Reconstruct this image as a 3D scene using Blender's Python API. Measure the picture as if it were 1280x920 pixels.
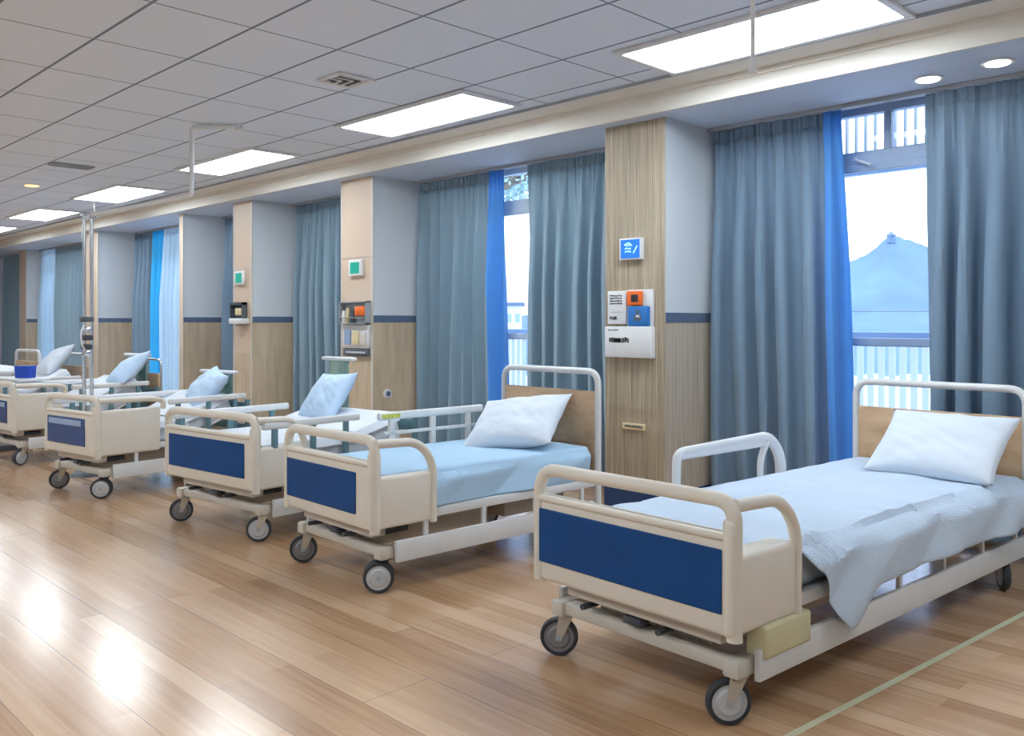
import bpy, bmesh, math, random
from mathutils import Vector, Matrix, noise
R = math.radians
H = 1.4                                   # eye height; plan distances below are multiples of it
S = bpy.context.scene
C = S.collection
for o in list(bpy.data.objects): bpy.data.objects.remove(o)

# ------------------------------------------------------------------ camera, world, exposure
cam = bpy.data.cameras.new('camera'); co = bpy.data.objects.new('camera', cam); C.objects.link(co)
cam.sensor_width = 36; cam.lens = 1100/1280*36; cam.shift_y = -57/1280; cam.clip_end = 3000; cam.clip_start = .05
co.location = (0, 0, H); co.rotation_euler = (R(90), 0, math.atan2(.7104, .7037)); S.camera = co
S.view_settings.view_transform = 'Standard'; S.view_settings.look = 'None'
S.view_settings.gamma = 1; S.view_settings.use_curve_mapping = False
S.view_settings.exposure = 0.78
W = bpy.data.worlds.new('world'); S.world = W; W.use_nodes = True
wn = W.node_tree.nodes; wl = W.node_tree.links
bg = wn['Background']; bg.inputs['Strength'].default_value = 2.1
tc = wn.new('ShaderNodeTexCoord'); sp = wn.new('ShaderNodeSeparateXYZ'); cr = wn.new('ShaderNodeValToRGB')
wl.new(tc.outputs['Generated'], sp.inputs[0]); wl.new(sp.outputs['Z'], cr.inputs[0]); wl.new(cr.outputs[0], bg.inputs[0])
cr.color_ramp.elements[0].position = 0.0; cr.color_ramp.elements[0].color = (.86, .92, 1, 1)
cr.color_ramp.elements[1].position = .6; cr.color_ramp.elements[1].color = (.62, .78, 1, 1)
PANEL = 10                               # strength of the ceiling light diffusers

# ------------------------------------------------------------------ materials
MATS = {}
def mat(name, col, rough=.5, metal=0, var=.06, scale=6, bump=0, bscale=40, coat=0, stretch=(1,1,1), spec=.5):
    m = bpy.data.materials.new(name); m.use_nodes = True; MATS[name] = m
    n = m.node_tree.nodes; l = m.node_tree.links; b = n['Principled BSDF']
    b.inputs['Roughness'].default_value = rough; b.inputs['Metallic'].default_value = metal
    b.inputs['Coat Weight'].default_value = coat; b.inputs['Specular IOR Level'].default_value = spec
    t = n.new('ShaderNodeTexCoord'); mp = n.new('ShaderNodeMapping'); mp.inputs['Scale'].default_value = stretch
    l.new(t.outputs['Object'], mp.inputs[0])
    nz = n.new('ShaderNodeTexNoise'); nz.inputs['Scale'].default_value = scale; nz.inputs['Detail'].default_value = 4
    l.new(mp.outputs[0], nz.inputs['Vector'])
    r = n.new('ShaderNodeValToRGB'); l.new(nz.outputs['Fac'], r.inputs[0])
    r.color_ramp.elements[0].position = .3; r.color_ramp.elements[1].position = .7
    r.color_ramp.elements[0].color = tuple(c*(1-var) for c in col)+(1,)
    r.color_ramp.elements[1].color = tuple(min(1, c*(1+var)) for c in col)+(1,)
    l.new(r.outputs[0], b.inputs['Base Color'])
    if bump:
        n2 = n.new('ShaderNodeTexNoise'); n2.inputs['Scale'].default_value = bscale; n2.inputs['Detail'].default_value = 3
        l.new(mp.outputs[0], n2.inputs['Vector'])
        bp = n.new('ShaderNodeBump'); bp.inputs['Strength'].default_value = bump; bp.inputs['Distance'].default_value = .01
        l.new(n2.outputs['Fac'], bp.inputs['Height']); l.new(bp.outputs[0], b.inputs['Normal'])
    return m
def emis(name, col, s):
    m = bpy.data.materials.new(name); m.use_nodes = True; MATS[name] = m
    b = m.node_tree.nodes['Principled BSDF']; b.inputs['Base Color'].default_value = col+(1,)
    b.inputs['Emission Color'].default_value = col+(1,); b.inputs['Emission Strength'].default_value = s
    return m
cream = mat('cream_plastic', (.74,.69,.60), .4, var=.03)
creamd = mat('tan_plastic', (.50,.44,.36), .42, var=.04)
white = mat('white_plastic', (.76,.78,.80), .35, var=.02)
steelw = mat('white_painted_steel', (.68,.69,.69), .35, var=.03)
beige = mat('beige_painted_steel', (.60,.56,.49), .38, var=.05)
bluep = mat('blue_panel', (.003,.060,.225), .5, spec=.25, var=.10, scale=5)
bluepale = mat('blue_glossy_panel', (.005,.055,.21), .2, var=.12, scale=5)
rubber = mat('dark_rubber', (.03,.035,.045), .5, var=.2)
hub = mat('grey_wheel_disc', (.50,.52,.54), .35, var=.05)
hubd = mat('dark_wheel_disc', (.20,.20,.21), .4, var=.1)
chrome = mat('chrome', (.75,.77,.8), .15, metal=1, var=.05)
darkm = mat('dark_mechanism', (.05,.055,.07), .45, var=.3, scale=20)
greyteal = mat('teal_grey_post', (.12,.24,.28), .3, var=.08)
sheetm = mat('pale_blue_sheet', (.54,.65,.79), .8, var=.03, bump=.5, bscale=120)
sheetb = mat('sky_blue_sheet', (.42,.62,.82), .75, var=.03, bump=.12, bscale=180)
sheetw = mat('white_sheet', (.70,.75,.82), .8, var=.03, bump=.15, bscale=180)
pillm = mat('white_pillowcase', (.66,.73,.82), .7, var=.02, bump=.15, bscale=160)
pillb = mat('pale_blue_pillowcase', (.52,.70,.92), .6, var=.03, bump=.1, bscale=120)
mattm = mat('mattress_cover', (.60,.68,.76), .6, var=.04)
wallm = mat('pale_grey_wall_paint', (.68,.73,.78), .6, var=.02, scale=2)
soffm = mat('soffit_paint', (.62,.73,.90), .6, var=.02, scale=1)
fascm = mat('cream_fascia_paint', (.78,.76,.70), .55, var=.02, scale=1)
band = mat('slate_blue_band', (.11,.16,.26), .45, var=.04)
navy = mat('navy_skirting', (.012,.05,.16), .3, var=.1)
trimw = mat('pale_edge_trim', (.66,.62,.56), .4, var=.03)
peach = mat('peach_laminate', (.66,.52,.40), .45, var=.03, scale=2)
frame = mat('blue_grey_window_frame', (.30,.42,.62), .35, var=.05)
framew = mat('white_window_frame', (.62,.70,.78), .35, var=.04)
blackm = mat('black_ink', (.02,.02,.025), .5, var=.2)
orange = mat('orange_plastic', (.85,.16,.02), .4, var=.1)
bluel = mat('bright_blue_plastic', (.02,.18,.55), .3, var=.1)
bluebin = mat('cobalt_plastic', (.01,.07,.5), .35, var=.1)
paper = mat('white_paper', (.72,.74,.76), .6, var=.03)
yellowp = mat('cream_card', (.72,.60,.36), .5, var=.1)
greenl = mat('label_green_yellow', (.62,.62,.12), .5, var=.2, scale=40)
gunm = mat('dark_grey_plastic', (.09,.11,.14), .4, var=.1)
greyb = mat('grey_plastic', (.36,.40,.44), .4, var=.1)
linem = mat('cream_floor_tape', (.62,.62,.42), .4, var=.05)
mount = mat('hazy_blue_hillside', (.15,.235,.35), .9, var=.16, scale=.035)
stone = mat('pale_concrete', (.55,.60,.68), .8, var=.05)
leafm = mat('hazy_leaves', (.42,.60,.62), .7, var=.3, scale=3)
bark = mat('bark', (.2,.17,.13), .8, var=.2)
liplight = emis('panel_light', (.86,.94,1.0), PANEL)
warml = emis('warm_downlight', (1,.55,.20), 1.6)
spotl = emis('soffit_downlight', (1,.97,.92), 9)
screenb = emis('blue_screen', (.01,.14,.55), .45)
screenc = emis('screen_marks', (.35,.75,1), .9)
screeng = emis('green_screen', (.0,.26,.19), .4)

def woodmat(name, c1, c2, rough=.4, period=.01, horiz=False, contrast=1.0, bump=0):
    """grain running up (or along X) with fine stripes"""
    m = bpy.data.materials.new(name); m.use_nodes = True; MATS[name] = m
    n = m.node_tree.nodes; l = m.node_tree.links; b = n['Principled BSDF']; b.inputs['Roughness'].default_value = rough
    t = n.new('ShaderNodeTexCoord'); mp = n.new('ShaderNodeMapping')
    mp.inputs['Scale'].default_value = (.6,1/period*.02,1/period*.02) if horiz else (1/period*.1,1/period*.1,.25)
    l.new(t.outputs['Object'], mp.inputs[0])
    nz = n.new('ShaderNodeTexNoise'); nz.inputs['Scale'].default_value = 6; nz.inputs['Detail'].default_value = 5; nz.inputs['Roughness'].default_value = .65
    l.new(mp.outputs[0], nz.inputs['Vector'])
    r = n.new('ShaderNodeValToRGB'); l.new(nz.outputs['Fac'], r.inputs[0])
    r.color_ramp.elements[0].position = .5-.18/contrast; r.color_ramp.elements[1].position = .5+.18/contrast
    r.color_ramp.elements[0].color = c1+(1,); r.color_ramp.elements[1].color = c2+(1,)
    l.new(r.outputs[0], b.inputs['Base Color'])
    if bump:
        bp = n.new('ShaderNodeBump'); bp.inputs['Strength'].default_value = bump; bp.inputs['Distance'].default_value = .004
        l.new(nz.outputs['Fac'], bp.inputs['Height']); l.new(bp.outputs[0], b.inputs['Normal'])
    return m
ribwood = woodmat('ribbed_oak_veneer', (.34,.28,.20), (.66,.57,.44), .45, .008, contrast=1.1, bump=.4)
ribwood2 = woodmat('fine_ribbed_oak', (.42,.36,.28), (.64,.56,.46), .45, .01, contrast=1.2, bump=.3)
oak = woodmat('oak_laminate', (.50,.395,.27), (.68,.56,.41), .4, .05)
oakh = woodmat('oak_headboard', (.46,.30,.17), (.66,.47,.30), .35, .012, horiz=True)

def floor_mat():
    m = bpy.data.materials.new('wood_plank_floor'); m.use_nodes = True
    n = m.node_tree.nodes; l = m.node_tree.links; b = n['Principled BSDF']
    t = n.new('ShaderNodeTexCoord')
    def brick(w, h, off, mort):
        k = n.new('ShaderNodeTexBrick'); k.inputs['Scale'].default_value = 1
        k.inputs['Brick Width'].default_value = w; k.inputs['Row Height'].default_value = h
        k.inputs['Mortar Size'].default_value = mort; k.inputs['Mortar Smooth'].default_value = .3
        k.inputs['Color1'].default_value = (0,0,0,1); k.inputs['Color2'].default_value = (1,1,1,1); k.inputs['Mortar'].default_value = (.5,.5,.5,1)
        k.offset = off; l.new(t.outputs['Object'], k.inputs['Vector']); return k
    k1 = brick(3.2, .105, .37, 0.0); k2 = brick(6.4, .315, .42, .0013)
    mp = n.new('ShaderNodeMapping'); mp.inputs['Scale'].default_value = (.55, 14, 1); l.new(t.outputs['Object'], mp.inputs[0])
    nz = n.new('ShaderNodeTexNoise'); nz.inputs['Scale'].default_value = 3; nz.inputs['Detail'].default_value = 6; nz.inputs['Roughness'].default_value = .6
    l.new(mp.outputs[0], nz.inputs['Vector'])
    ad = n.new('ShaderNodeMath'); ad.operation = 'MULTIPLY_ADD'; l.new(k1.outputs['Color'], ad.inputs[0]); ad.inputs[1].default_value = .52
    mu = n.new('ShaderNodeMath'); mu.operation = 'MULTIPLY'; l.new(nz.outputs['Fac'], mu.inputs[0]); mu.inputs[1].default_value = .75
    l.new(mu.outputs[0], ad.inputs[2])
    r = n.new('ShaderNodeValToRGB'); l.new(ad.outputs[0], r.inputs[0]); e = r.color_ramp.elements
    e[0].position = .25; e[0].color = (.36,.19,.095,1); e[1].position = .9; e[1].color = (.66,.44,.27,1)
    x = e.new(.5); x.color = (.51,.30,.16,1)
    mx = n.new('ShaderNodeMix'); mx.data_type = 'RGBA'; l.new(k2.outputs['Fac'], mx.inputs[0])
    l.new(r.outputs[0], mx.inputs[6]); mx.inputs[7].default_value = (.10,.055,.03,1)
    l.new(mx.outputs[2], b.inputs['Base Color'])
    b.inputs['Roughness'].default_value = .24; b.inputs['Coat Weight'].default_value = .6; b.inputs['Coat Roughness'].default_value = .17
    n3 = n.new('ShaderNodeTexNoise'); n3.inputs['Scale'].default_value = 3.5; l.new(t.outputs['Object'], n3.inputs['Vector'])
    bp = n.new('ShaderNodeBump'); bp.inputs['Strength'].default_value = .06; bp.inputs['Distance'].default_value = .03
    l.new(n3.outputs['Fac'], bp.inputs['Height']); l.new(bp.outputs[0], b.inputs['Normal'])
    return m
floorm = floor_mat()

TX, TY = .573*H, .3905*H
def ceil_mat():
    m = bpy.data.materials.new('ceiling_tiles'); m.use_nodes = True
    n = m.node_tree.nodes; l = m.node_tree.links; b = n['Principled BSDF']; b.inputs['Roughness'].default_value = .6
    t = n.new('ShaderNodeTexCoord'); s = n.new('ShaderNodeSeparateXYZ'); l.new(t.outputs['Object'], s.inputs[0])
    def line(sock, per, off, w):
        a = n.new('ShaderNodeMath'); a.operation = 'SUBTRACT'; l.new(sock, a.inputs[0]); a.inputs[1].default_value = off
        d = n.new('ShaderNodeMath'); d.operation = 'PINGPONG'; l.new(a.outputs[0], d.inputs[0]); d.inputs[1].default_value = per/2
        c = n.new('ShaderNodeMath'); c.operation = 'LESS_THAN'; l.new(d.outputs[0], c.inputs[0]); c.inputs[1].default_value = w
        return c
    c1 = line(s.outputs['X'], TX, -3.155*H, .006); c2 = line(s.outputs['Y'], TY, 2.088*H, .009)
    mx = n.new('ShaderNodeMath'); mx.operation = 'MAXIMUM'; l.new(c1.outputs[0], mx.inputs[0]); l.new(c2.outputs[0], mx.inputs[1])
    nz = n.new('ShaderNodeTexNoise'); nz.inputs['Scale'].default_value = 1.2; l.new(t.outputs['Object'], nz.inputs['Vector'])
    r = n.new('ShaderNodeValToRGB'); l.new(nz.outputs['Fac'], r.inputs[0])
    r.color_ramp.elements[0].color = (.74,.83,.95,1); r.color_ramp.elements[1].color = (.79,.87,.98,1)
    m2 = n.new('ShaderNodeMix'); m2.data_type = 'RGBA'; l.new(mx.outputs[0], m2.inputs[0]); l.new(r.outputs[0], m2.inputs[6])
    m2.inputs[7].default_value = (.17,.22,.30,1); l.new(m2.outputs[2], b.inputs['Base Color'])
    bp = n.new('ShaderNodeBump'); bp.invert = True; bp.inputs['Strength'].default_value = .5; bp.inputs['Distance'].default_value = .01
    l.new(mx.outputs[0], bp.inputs['Height']); l.new(bp.outputs[0], b.inputs['Normal'])
    return m
ceilm = ceil_mat()

def cloth_tr(name, col, tr, mixf, alpha=1.0):
    m = bpy.data.materials.new(name); m.use_nodes = True
    n = m.node_tree.nodes; l = m.node_tree.links; b = n['Principled BSDF']; b.inputs['Roughness'].default_value = .75
    b.inputs['Sheen Weight'].default_value = .2
    t = n.new('ShaderNodeTexCoord'); nz = n.new('ShaderNodeTexNoise'); nz.inputs['Scale'].default_value = 3
    l.new(t.outputs['Object'], nz.inputs['Vector'])
    r = n.new('ShaderNodeValToRGB'); l.new(nz.outputs['Fac'], r.inputs[0])
    r.color_ramp.elements[0].color = tuple(c*.93 for c in col)+(1,); r.color_ramp.elements[1].color = tuple(min(1,c*1.07) for c in col)+(1,)
    l.new(r.outputs[0], b.inputs['Base Color'])
    tl = n.new('ShaderNodeBsdfTranslucent'); tl.inputs[0].default_value = tr+(1,)
    mx = n.new('ShaderNodeMixShader'); mx.inputs[0].default_value = mixf
    l.new(b.outputs[0], mx.inputs[1]); l.new(tl.outputs[0], mx.inputs[2]); out = n['Material Output']
    if alpha < 1:
        tp = n.new('ShaderNodeBsdfTransparent'); m3 = n.new('ShaderNodeMixShader'); m3.inputs[0].default_value = alpha
        l.new(tp.outputs[0], m3.inputs[1]); l.new(mx.outputs[0], m3.inputs[2]); l.new(m3.outputs[0], out.inputs[0])
    else: l.new(mx.outputs[0], out.inputs[0])
    return m
curt = cloth_tr('blue_grey_curtain', (.20,.305,.42), (.14,.30,.55), .08)
curt2 = cloth_tr('teal_blue_curtain', (.27,.40,.50), (.14,.36,.55), .08)
azure = cloth_tr('azure_light_bleed', (.14,.42,.78), (.08,.50,.95), .4)  # vivid blue stands for window light bleeding through the curtain edge
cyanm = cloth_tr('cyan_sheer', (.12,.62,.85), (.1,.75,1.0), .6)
frosted = cloth_tr('frosted_white_slat', (.80,.84,.95), (.85,.88,1.0), .5)
sheerm = cloth_tr('white_sheer', (.72,.86,.95), (.8,.92,1.0), .5, .85)

def glass_mat():
    m = bpy.data.materials.new('window_glass'); m.use_nodes = True; n = m.node_tree.nodes; l = m.node_tree.links
    n.remove(n['Principled BSDF'])
    tp = n.new('ShaderNodeBsdfTransparent'); tp.inputs[0].default_value = (.94,.97,1,1)
    g = n.new('ShaderNodeBsdfGlossy'); g.inputs['Roughness'].default_value = .02
    f = n.new('ShaderNodeFresnel'); f.inputs[0].default_value = 1.35
    mx = n.new('ShaderNodeMixShader'); l.new(f.outputs[0], mx.inputs[0]); l.new(tp.outputs[0], mx.inputs[1]); l.new(g.outputs[0], mx.inputs[2])
    l.new(mx.outputs[0], n['Material Output'].inputs[0]); return m
glassm = glass_mat()
def acrylic():
    m = mat('green_tinted_acrylic', (.55,.8,.75), .1); b = m.node_tree.nodes['Principled BSDF']; b.inputs['Transmission Weight'].default_value = .7; return m
acryl = acrylic()

# ------------------------------------------------------------------ mesh building
class MB:
    def __init__(s): s.bm = bmesh.new()
    def box(s, c, d, bev=0, seg=2, rot=None):
        r = bmesh.ops.create_cube(s.bm, size=1); v = r['verts']
        bmesh.ops.scale(s.bm, verts=v, vec=d)
        if bev > 0:
            e = list({e for q in v for e in q.link_edges})
            o = bmesh.ops.bevel(s.bm, geom=e, offset=min(bev, min(d)*.49), segments=seg, profile=.5, affect='EDGES')
            v = list({q for f in o['faces'] for q in f.verts} | {q for q in v if q.is_valid})
        if rot: bmesh.ops.rotate(s.bm, verts=v, cent=(0,0,0), matrix=rot)
        bmesh.ops.translate(s.bm, verts=v, vec=c); return s
    def span(s, a, b, bev=0, seg=2):
        return s.box([(a[i]+b[i])/2 for i in range(3)], [abs(b[i]-a[i]) for i in range(3)], bev, seg)
    def cyl(s, a, b, r, r2=None, n=24, caps=True):
        a, b = Vector(a), Vector(b); d = b-a
        q = bmesh.ops.create_cone(s.bm, cap_ends=caps, segments=n, radius1=r, radius2=r if r2 is None else r2, depth=d.length)
        bmesh.ops.transform(s.bm, verts=q['verts'], matrix=Matrix.Translation((a+b)/2) @ d.to_track_quat('Z','Y').to_matrix().to_4x4()); return s
    def sweep(s, pts, r, fil=0, n=12, ry=None, nf=6, up=None):
        """tube along a path; corners filleted with radius fil; section r wide, ry along `up`"""
        pts = [Vector(p) for p in pts]; path = [pts[0]]
        for i in range(1, len(pts)-1):
            f = fil[i-1] if isinstance(fil, (list,tuple)) else fil
            a = (pts[i-1]-pts[i]); b = (pts[i+1]-pts[i]); k = min(f, a.length*.5, b.length*.5) if f else 0
            if k <= 0: path.append(pts[i]); continue
            p0 = pts[i]+a.normalized()*k; p1 = pts[i]+b.normalized()*k
            for j in range(nf+1):
                t = j/nf; path.append(p0*(1-t)**2+pts[i]*2*t*(1-t)+p1*t*t)
        path.append(pts[-1]); ry = ry or r; rings = []; ref = Vector(up) if up else None; prev = None
        for i, p in enumerate(path):
            t = (path[min(i+1,len(path)-1)]-path[max(i-1,0)]).normalized()
            if ref is not None: x = t.cross(ref); x = x.normalized() if x.length > 1e-4 else (prev or Vector((1,0,0)))
            elif prev is None: x = t.orthogonal().normalized()
            else: x = (prev-t*prev.dot(t)).normalized()
            prev = x; y = x.cross(t).normalized()
            rings.append([s.bm.verts.new(p+x*r*math.cos(2*math.pi*k/n)+y*ry*math.sin(2*math.pi*k/n)) for k in range(n)])
        for a, b in zip(rings, rings[1:]):
            for k in range(n): s.bm.faces.new((a[k], a[(k+1)%n], b[(k+1)%n], b[k]))
        s.bm.faces.new(rings[0][::-1]); s.bm.faces.new(rings[-1]); return s
    def grid(s, fn, nu, nv):
        g = [[s.bm.verts.new(fn(i/nu, j/nv)) for j in range(nv+1)] for i in range(nu+1)]
        for i in range(nu):
            for j in range(nv): s.bm.faces.new((g[i][j], g[i+1][j], g[i+1][j+1], g[i][j+1]))
        return g
    def prism(s, prof, axis, a, b):
        """profile [(u,v)] in the plane across axis (0: x, 1: y, 2: z), extruded a..b"""
        def P(u, v, w): return ((w,u,v),(u,w,v),(u,v,w))[axis]
        A = [s.bm.verts.new(P(u,v,a)) for u,v in prof]; B = [s.bm.verts.new(P(u,v,b)) for u,v in prof]
        n = len(prof); s.bm.faces.new(A); s.bm.faces.new(B[::-1])
        for i in range(n): s.bm.faces.new((A[i], B[i], B[(i+1)%n], A[(i+1)%n]))
        return s
    def build(s, name, m, parent=None, smooth=True, loc=None):
        bmesh.ops.recalc_face_normals(s.bm, faces=s.bm.faces[:])
        me = bpy.data.meshes.new(name)
        if loc is not None: bmesh.ops.translate(s.bm, verts=s.bm.verts[:], vec=-Vector(loc))
        s.bm.to_mesh(me); s.bm.free(); me.materials.append(m)
        if smooth:
            me.polygons.foreach_set('use_smooth', [True]*len(me.polygons))
            me.set_sharp_from_angle(angle=R(38))
        o = bpy.data.objects.new(name, me); C.objects.link(o)
        if loc is not None: o.location = loc
        if parent: o.parent = parent
        return o
def tag(o, label=None, cat=None, group=None, kind=None):
    for k, v in (('label',label),('category',cat),('group',group),('kind',kind)):
        if v: o[k] = v
    return o
def empty(name, loc, rz=0, label=None, cat=None, group=None):
    o = bpy.data.objects.new(name, None); C.objects.link(o); o.location = loc; o.rotation_euler = (0,0,rz)
    o.empty_display_size = .1
    return tag(o, label, cat, group)
def struct(o): o['kind'] = 'structure'; return o
def X(a): return -a*H                       # distance down the row -> world x

# ------------------------------------------------------------------ structure
YP, YW, YS, HS, HC = 3.7*H, 4.2*H, 3.6*H, 2.045*H, 2.15*H
XR, XL, YB = 2.6*H, -16.2*H, -2.2*H
struct(MB().span((XL,YB,-.1), (XR,YW+.1,0)).build('floor', floorm))
struct(MB().span((XL,YB,HC), (XR,YS,HC+.1)).build('ceiling', ceilm))
struct(MB().span((XL,YS,HS), (XR,YW+.1,HC+.1)).build('trim_1', soffm))             # soffit over the windows
t_ = MB(); t_.span((XL,YS-.02,HS-.004), (XR,YS-.001,HC-.001)); t_.span((XL,YS-.05,HC-.045), (XR,YS-.02,HC-.001)); struct(t_.build('trim_2', fascm))
struct(MB().span((XL,3.40*H,HC-.012), (XR,YS-.051,HC-.001)).build('trim_3', fascm)) # plain strip beside the tiles
struct(MB().span((XL,3.385*H,HC-.02), (XR,3.392*H,HC-.001)).build('trim_4', greyb))
struct(MB().span((XL-.1,YB,0), (XL,YW+.1,HC)).build('wall_left', wallm))
struct(MB().span((XL-.1,YB-.1,0), (XR+.1,YB,HC+.1)).build('wall_front', wallm)); struct(MB().span((XR,YB,0), (XR+.1,YW+.12,HC+.1)).build('wall_right', wallm))
# window wall: solid below .1, lintel in soffit; solid piers between window openings
def wall_part(name, a, b, mu=wallm):
    o = MB(); o.span((X(b),YW,1.0*H), (X(a),YW+.12,HS)); o = struct(o.build(name, mu))
    q = MB().span((X(b),YW,0), (X(a),YW+.12,1.0*H)).build(name.replace('wall','trim')+'_lower', oak); struct(q); return o
openings = [(.55,2.45),(3.15,5.0),(5.7,6.75),(7.35,8.1),(8.45,10.3),(10.95,13.7),(14.3,15.9)]
prev = -2.6
for i, (a, b) in enumerate(openings):
    o = MB(); o.span((X(a),YW,0), (X(prev),YW+.12,HS)); o = struct(o.build('wall_back', wallm)); prev = b
o = MB(); o.span((X(16.2),YW,0), (X(prev),YW+.12,HS)); struct(o.build('wall_back', wallm))

def pillar(n, a, b, yf, ribbed):
    """a..b along the row (a nearer), front face at yf"""
    x1, x0 = X(a), X(b)
    z0 = .125*H
    core = MB().span((x0+.006,yf+.006,0), (x1-.006,YW,HS)).build('wall_pillar_%d' % n, wallm); struct(core)
    st = MB()
    if ribbed:
        w = x1-x0; k = 34
        for i in range(k):                       # shallow vertical reeding
            xa = x0+w*i/k; st.span((xa+.001,yf-.004,z0), (xa+w/k-.004,yf+.006,HS-.002), .002, 1)
        st.span((x0,yf,z0), (x1,yf+.006,HS-.002)); struct(st.build('trim_%d' % (10+n), ribwood))
    else:
        st.span((x0,yf,z0), (x1,yf+.006,.74*H)); struct(st.build('trim_%d' % (10+n), oak))
        st = MB(); st.span((x0,yf,.74*H+.003), (x1,yf+.006,1.465*H)); st.span((x0,yf,1.465*H+.008), (x1,yf+.006,HS-.002)); struct(st.build('trim_%d' % (20+n), peach))
    struct(MB().span((x1-.006,yf+.0065,z0), (x1,YW,1.0*H)).build('trim_%d' % (30+n), ribwood2 if ribbed else oak))
    struct(MB().span((x1-.008,yf+.0065,1.0*H), (x1+.004,YW,1.05*H)).build('trim_%d' % (40+n), band))
    e = MB()
    if not ribbed:
        e.span((x1-.03,yf-.004,z0), (x1+.003,yf-.0005,HS-.002)); e.span((x0,yf-.004,z0), (x0+.02,yf-.0005,HS-.002))
        struct(e.build('trim_%d' % (50+n), trimw))
    else: e.bm.free()
    bb = MB(); bb.span((x0,yf-.012,0), (x1+.012,yf-.0005,z0-.001)); bb.span((x1+.0005,yf,0), (x1+.012,YW,z0-.001))
    struct(bb.build('baseboard_%d' % n, navy))
pillar(1, 2.63, 3.02, YP, True)
pillar(2, 5.14, 5.54, YP, False)
pillar(3, 6.88, 7.21, YP, False)
pillar(4, 8.22, 8.30, YP, False)
pillar(5, 10.43, 10.82, YP, False)
pillar(6, 13.9, 14.2, 3.94*H, False)

def window(n, a, b, mul, fm):
    x1, x0 = X(a), X(b); y = YW+.06; f = MB(); t = .04
    for xx in (x0+t/2, x1-t/2): f.span((xx-t/2,y-.035,.02), (xx+t/2,y+.035,HS-.001), .004, 1)
    f.span((x0,y-.035,.001), (x1,y+.035,.09)); f.span((x0,y-.035,HS-.05), (x1,y+.035,HS-.001))
    f.span((x0,y-.045,1.755*H), (x1,y+.045,1.83*H), .006, 1)             # transom
    f.span((x0,y-.05,1.73*H), (x1,y-.01,1.765*H), .004, 1)
    f.span((x0,y-.035,.885*H), (x1,y+.035,.925*H), .006, 1)              # middle rail
    for m_ in mul: f.span((X(m_)-.022,y-.030,1.829*H), (X(m_)+.022,y+.030,HS-.049), .004, 1)
    o = struct(f.build('window_%d' % n, fm))
    g = MB(); g.span((x0+.02,y-.003,.05), (x1-.02,y+.003,HS-.03)); struct(g.build('window_pane', glassm, o))
    return o
for i, (a, b) in enumerate(openings):
    o = window(i+1, a, b, [[1.72, 1.1],[3.7],[6.2],[7.7],[9.4],[12.3],[15]][i], frame if i == 0 else framew)
    hn = MB(); hx = X(1.86 if i == 0 else (a+b)/2); hn.sweep([(hx,YW+.0,1.80*H),(hx,YW-.035,1.79*H),(hx+.12,YW-.05,1.75*H)], .009, .02, 8)
    struct(hn.build('window_handle', framew, o))

# outside
def at(px, py, Z):
    u = (px-640)/1100; return Vector((-( .7104-.7037*u)*Z, (.7037+.7104*u)*Z, H+(403-py)/1100*Z))
def hills():
    b = MB(); D = 420
    def fn(u, v):
        px = 380+u*1100; 
        pk = 88*math.exp(-((px-1130)/130)**2)+10*math.exp(-((px-1112)/16)**2)+25*math.exp(-((px-1330)/120)**2)
        ridge = 9+pk+8*noise.noise(Vector((px*.02,3,0)))+4*noise.noise(Vector((px*.09,1,0)))
        t = v; base = at(px, 403, D*(.55+.45*t)); h = ridge*D/1100*(t**1.4)
        return (base.x, base.y, -14+(h+15.4)*(t if t > 0 else 0)+1.6*noise.noise(Vector((px*.05,t*9,0)))*(1-t)+ (0 if t<1 else 0))
    b.grid(fn, 220, 26)
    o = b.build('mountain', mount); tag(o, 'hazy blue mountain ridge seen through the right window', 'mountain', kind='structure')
    # small pavilion on the summit
    p = at(1114, 297, D*.985); q = empty('hilltop_pavilion', (p.x,p.y,p.z-2.5), R(40), 'tiny hilltop pavilion on the mountain summit outside the right window', 'pavilion')
    MB().box((0,0,1.6),(3,3,3.6),.1).build('pavilion_body', mount, q); r = MB(); r.cyl((0,0,3.3),(0,0,5.2),2.8,.2,4); r.build('pavilion_roof', mount, q)
hills()
g = MB(); g.span((-500,YW+4,-14), (200,YW+420,-13)); tag(struct(g.build('ground', stone)), 'ground far below the windows', 'ground')
bal = MB(); bal.span((X(16),YW+.13,-.15), (X(-1),YW+1.6,-.02)); struct(bal.build('balcony_floor', stone))
def balustrade(a, b, label):
    e = empty('balcony_railing', (X((a+b)/2),YW+1.3,-.019), 0, label, 'railing', 'balcony railings outside the windows')
    w = (b-a)*H/2; r = MB(); r.span((-w,-.03,.92*H), (w,.03,.96*H), .008, 1); r.span((-w+.0,-.02,0),(-w+.04,.02,.92*H)); r.span((w-.04,-.02,0),(w,.02,.92*H)); r.span((-w,-.02,.06), (w,.02,.1), .005, 1); r.build('top_rail', frame, e)
    s = MB(); n = int(2*w/.085)
    for i in range(n):
        x = -w+.045+i*2*w/n; s.span((x-.026,-.008,.1), (x+.026,.008,.92*H), .003, 1)
    s.build('balusters', frosted, e)
balustrade(.3, 2.9, 'white slatted balcony railing below the mountain, outside the right window')
balustrade(3.0, 6.9, 'white slatted balcony railing outside the second window from the right')
lou = empty('louvre_screen', (X(1.6),YW+.55,1.80*H), 0, 'white vertical slat screen outside the top pane of the right window', 'screen')
l_ = MB(); w = 1.1*H
for i in range(44):
    x = -w+i*2*w/43; l_.span((x-.007,-.02,.0), (x+.007,.02,.42*H), .003, 1)
l_.build('slats', greyb, lou)
f_ = MB(); f_.span((-w-.03,-.03,-.03), (w+.03,.03,0)); f_.span((-w-.03,-.03,.42*H), (w+.03,.03,.44*H)); f_.build('frame', frame, lou)
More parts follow.
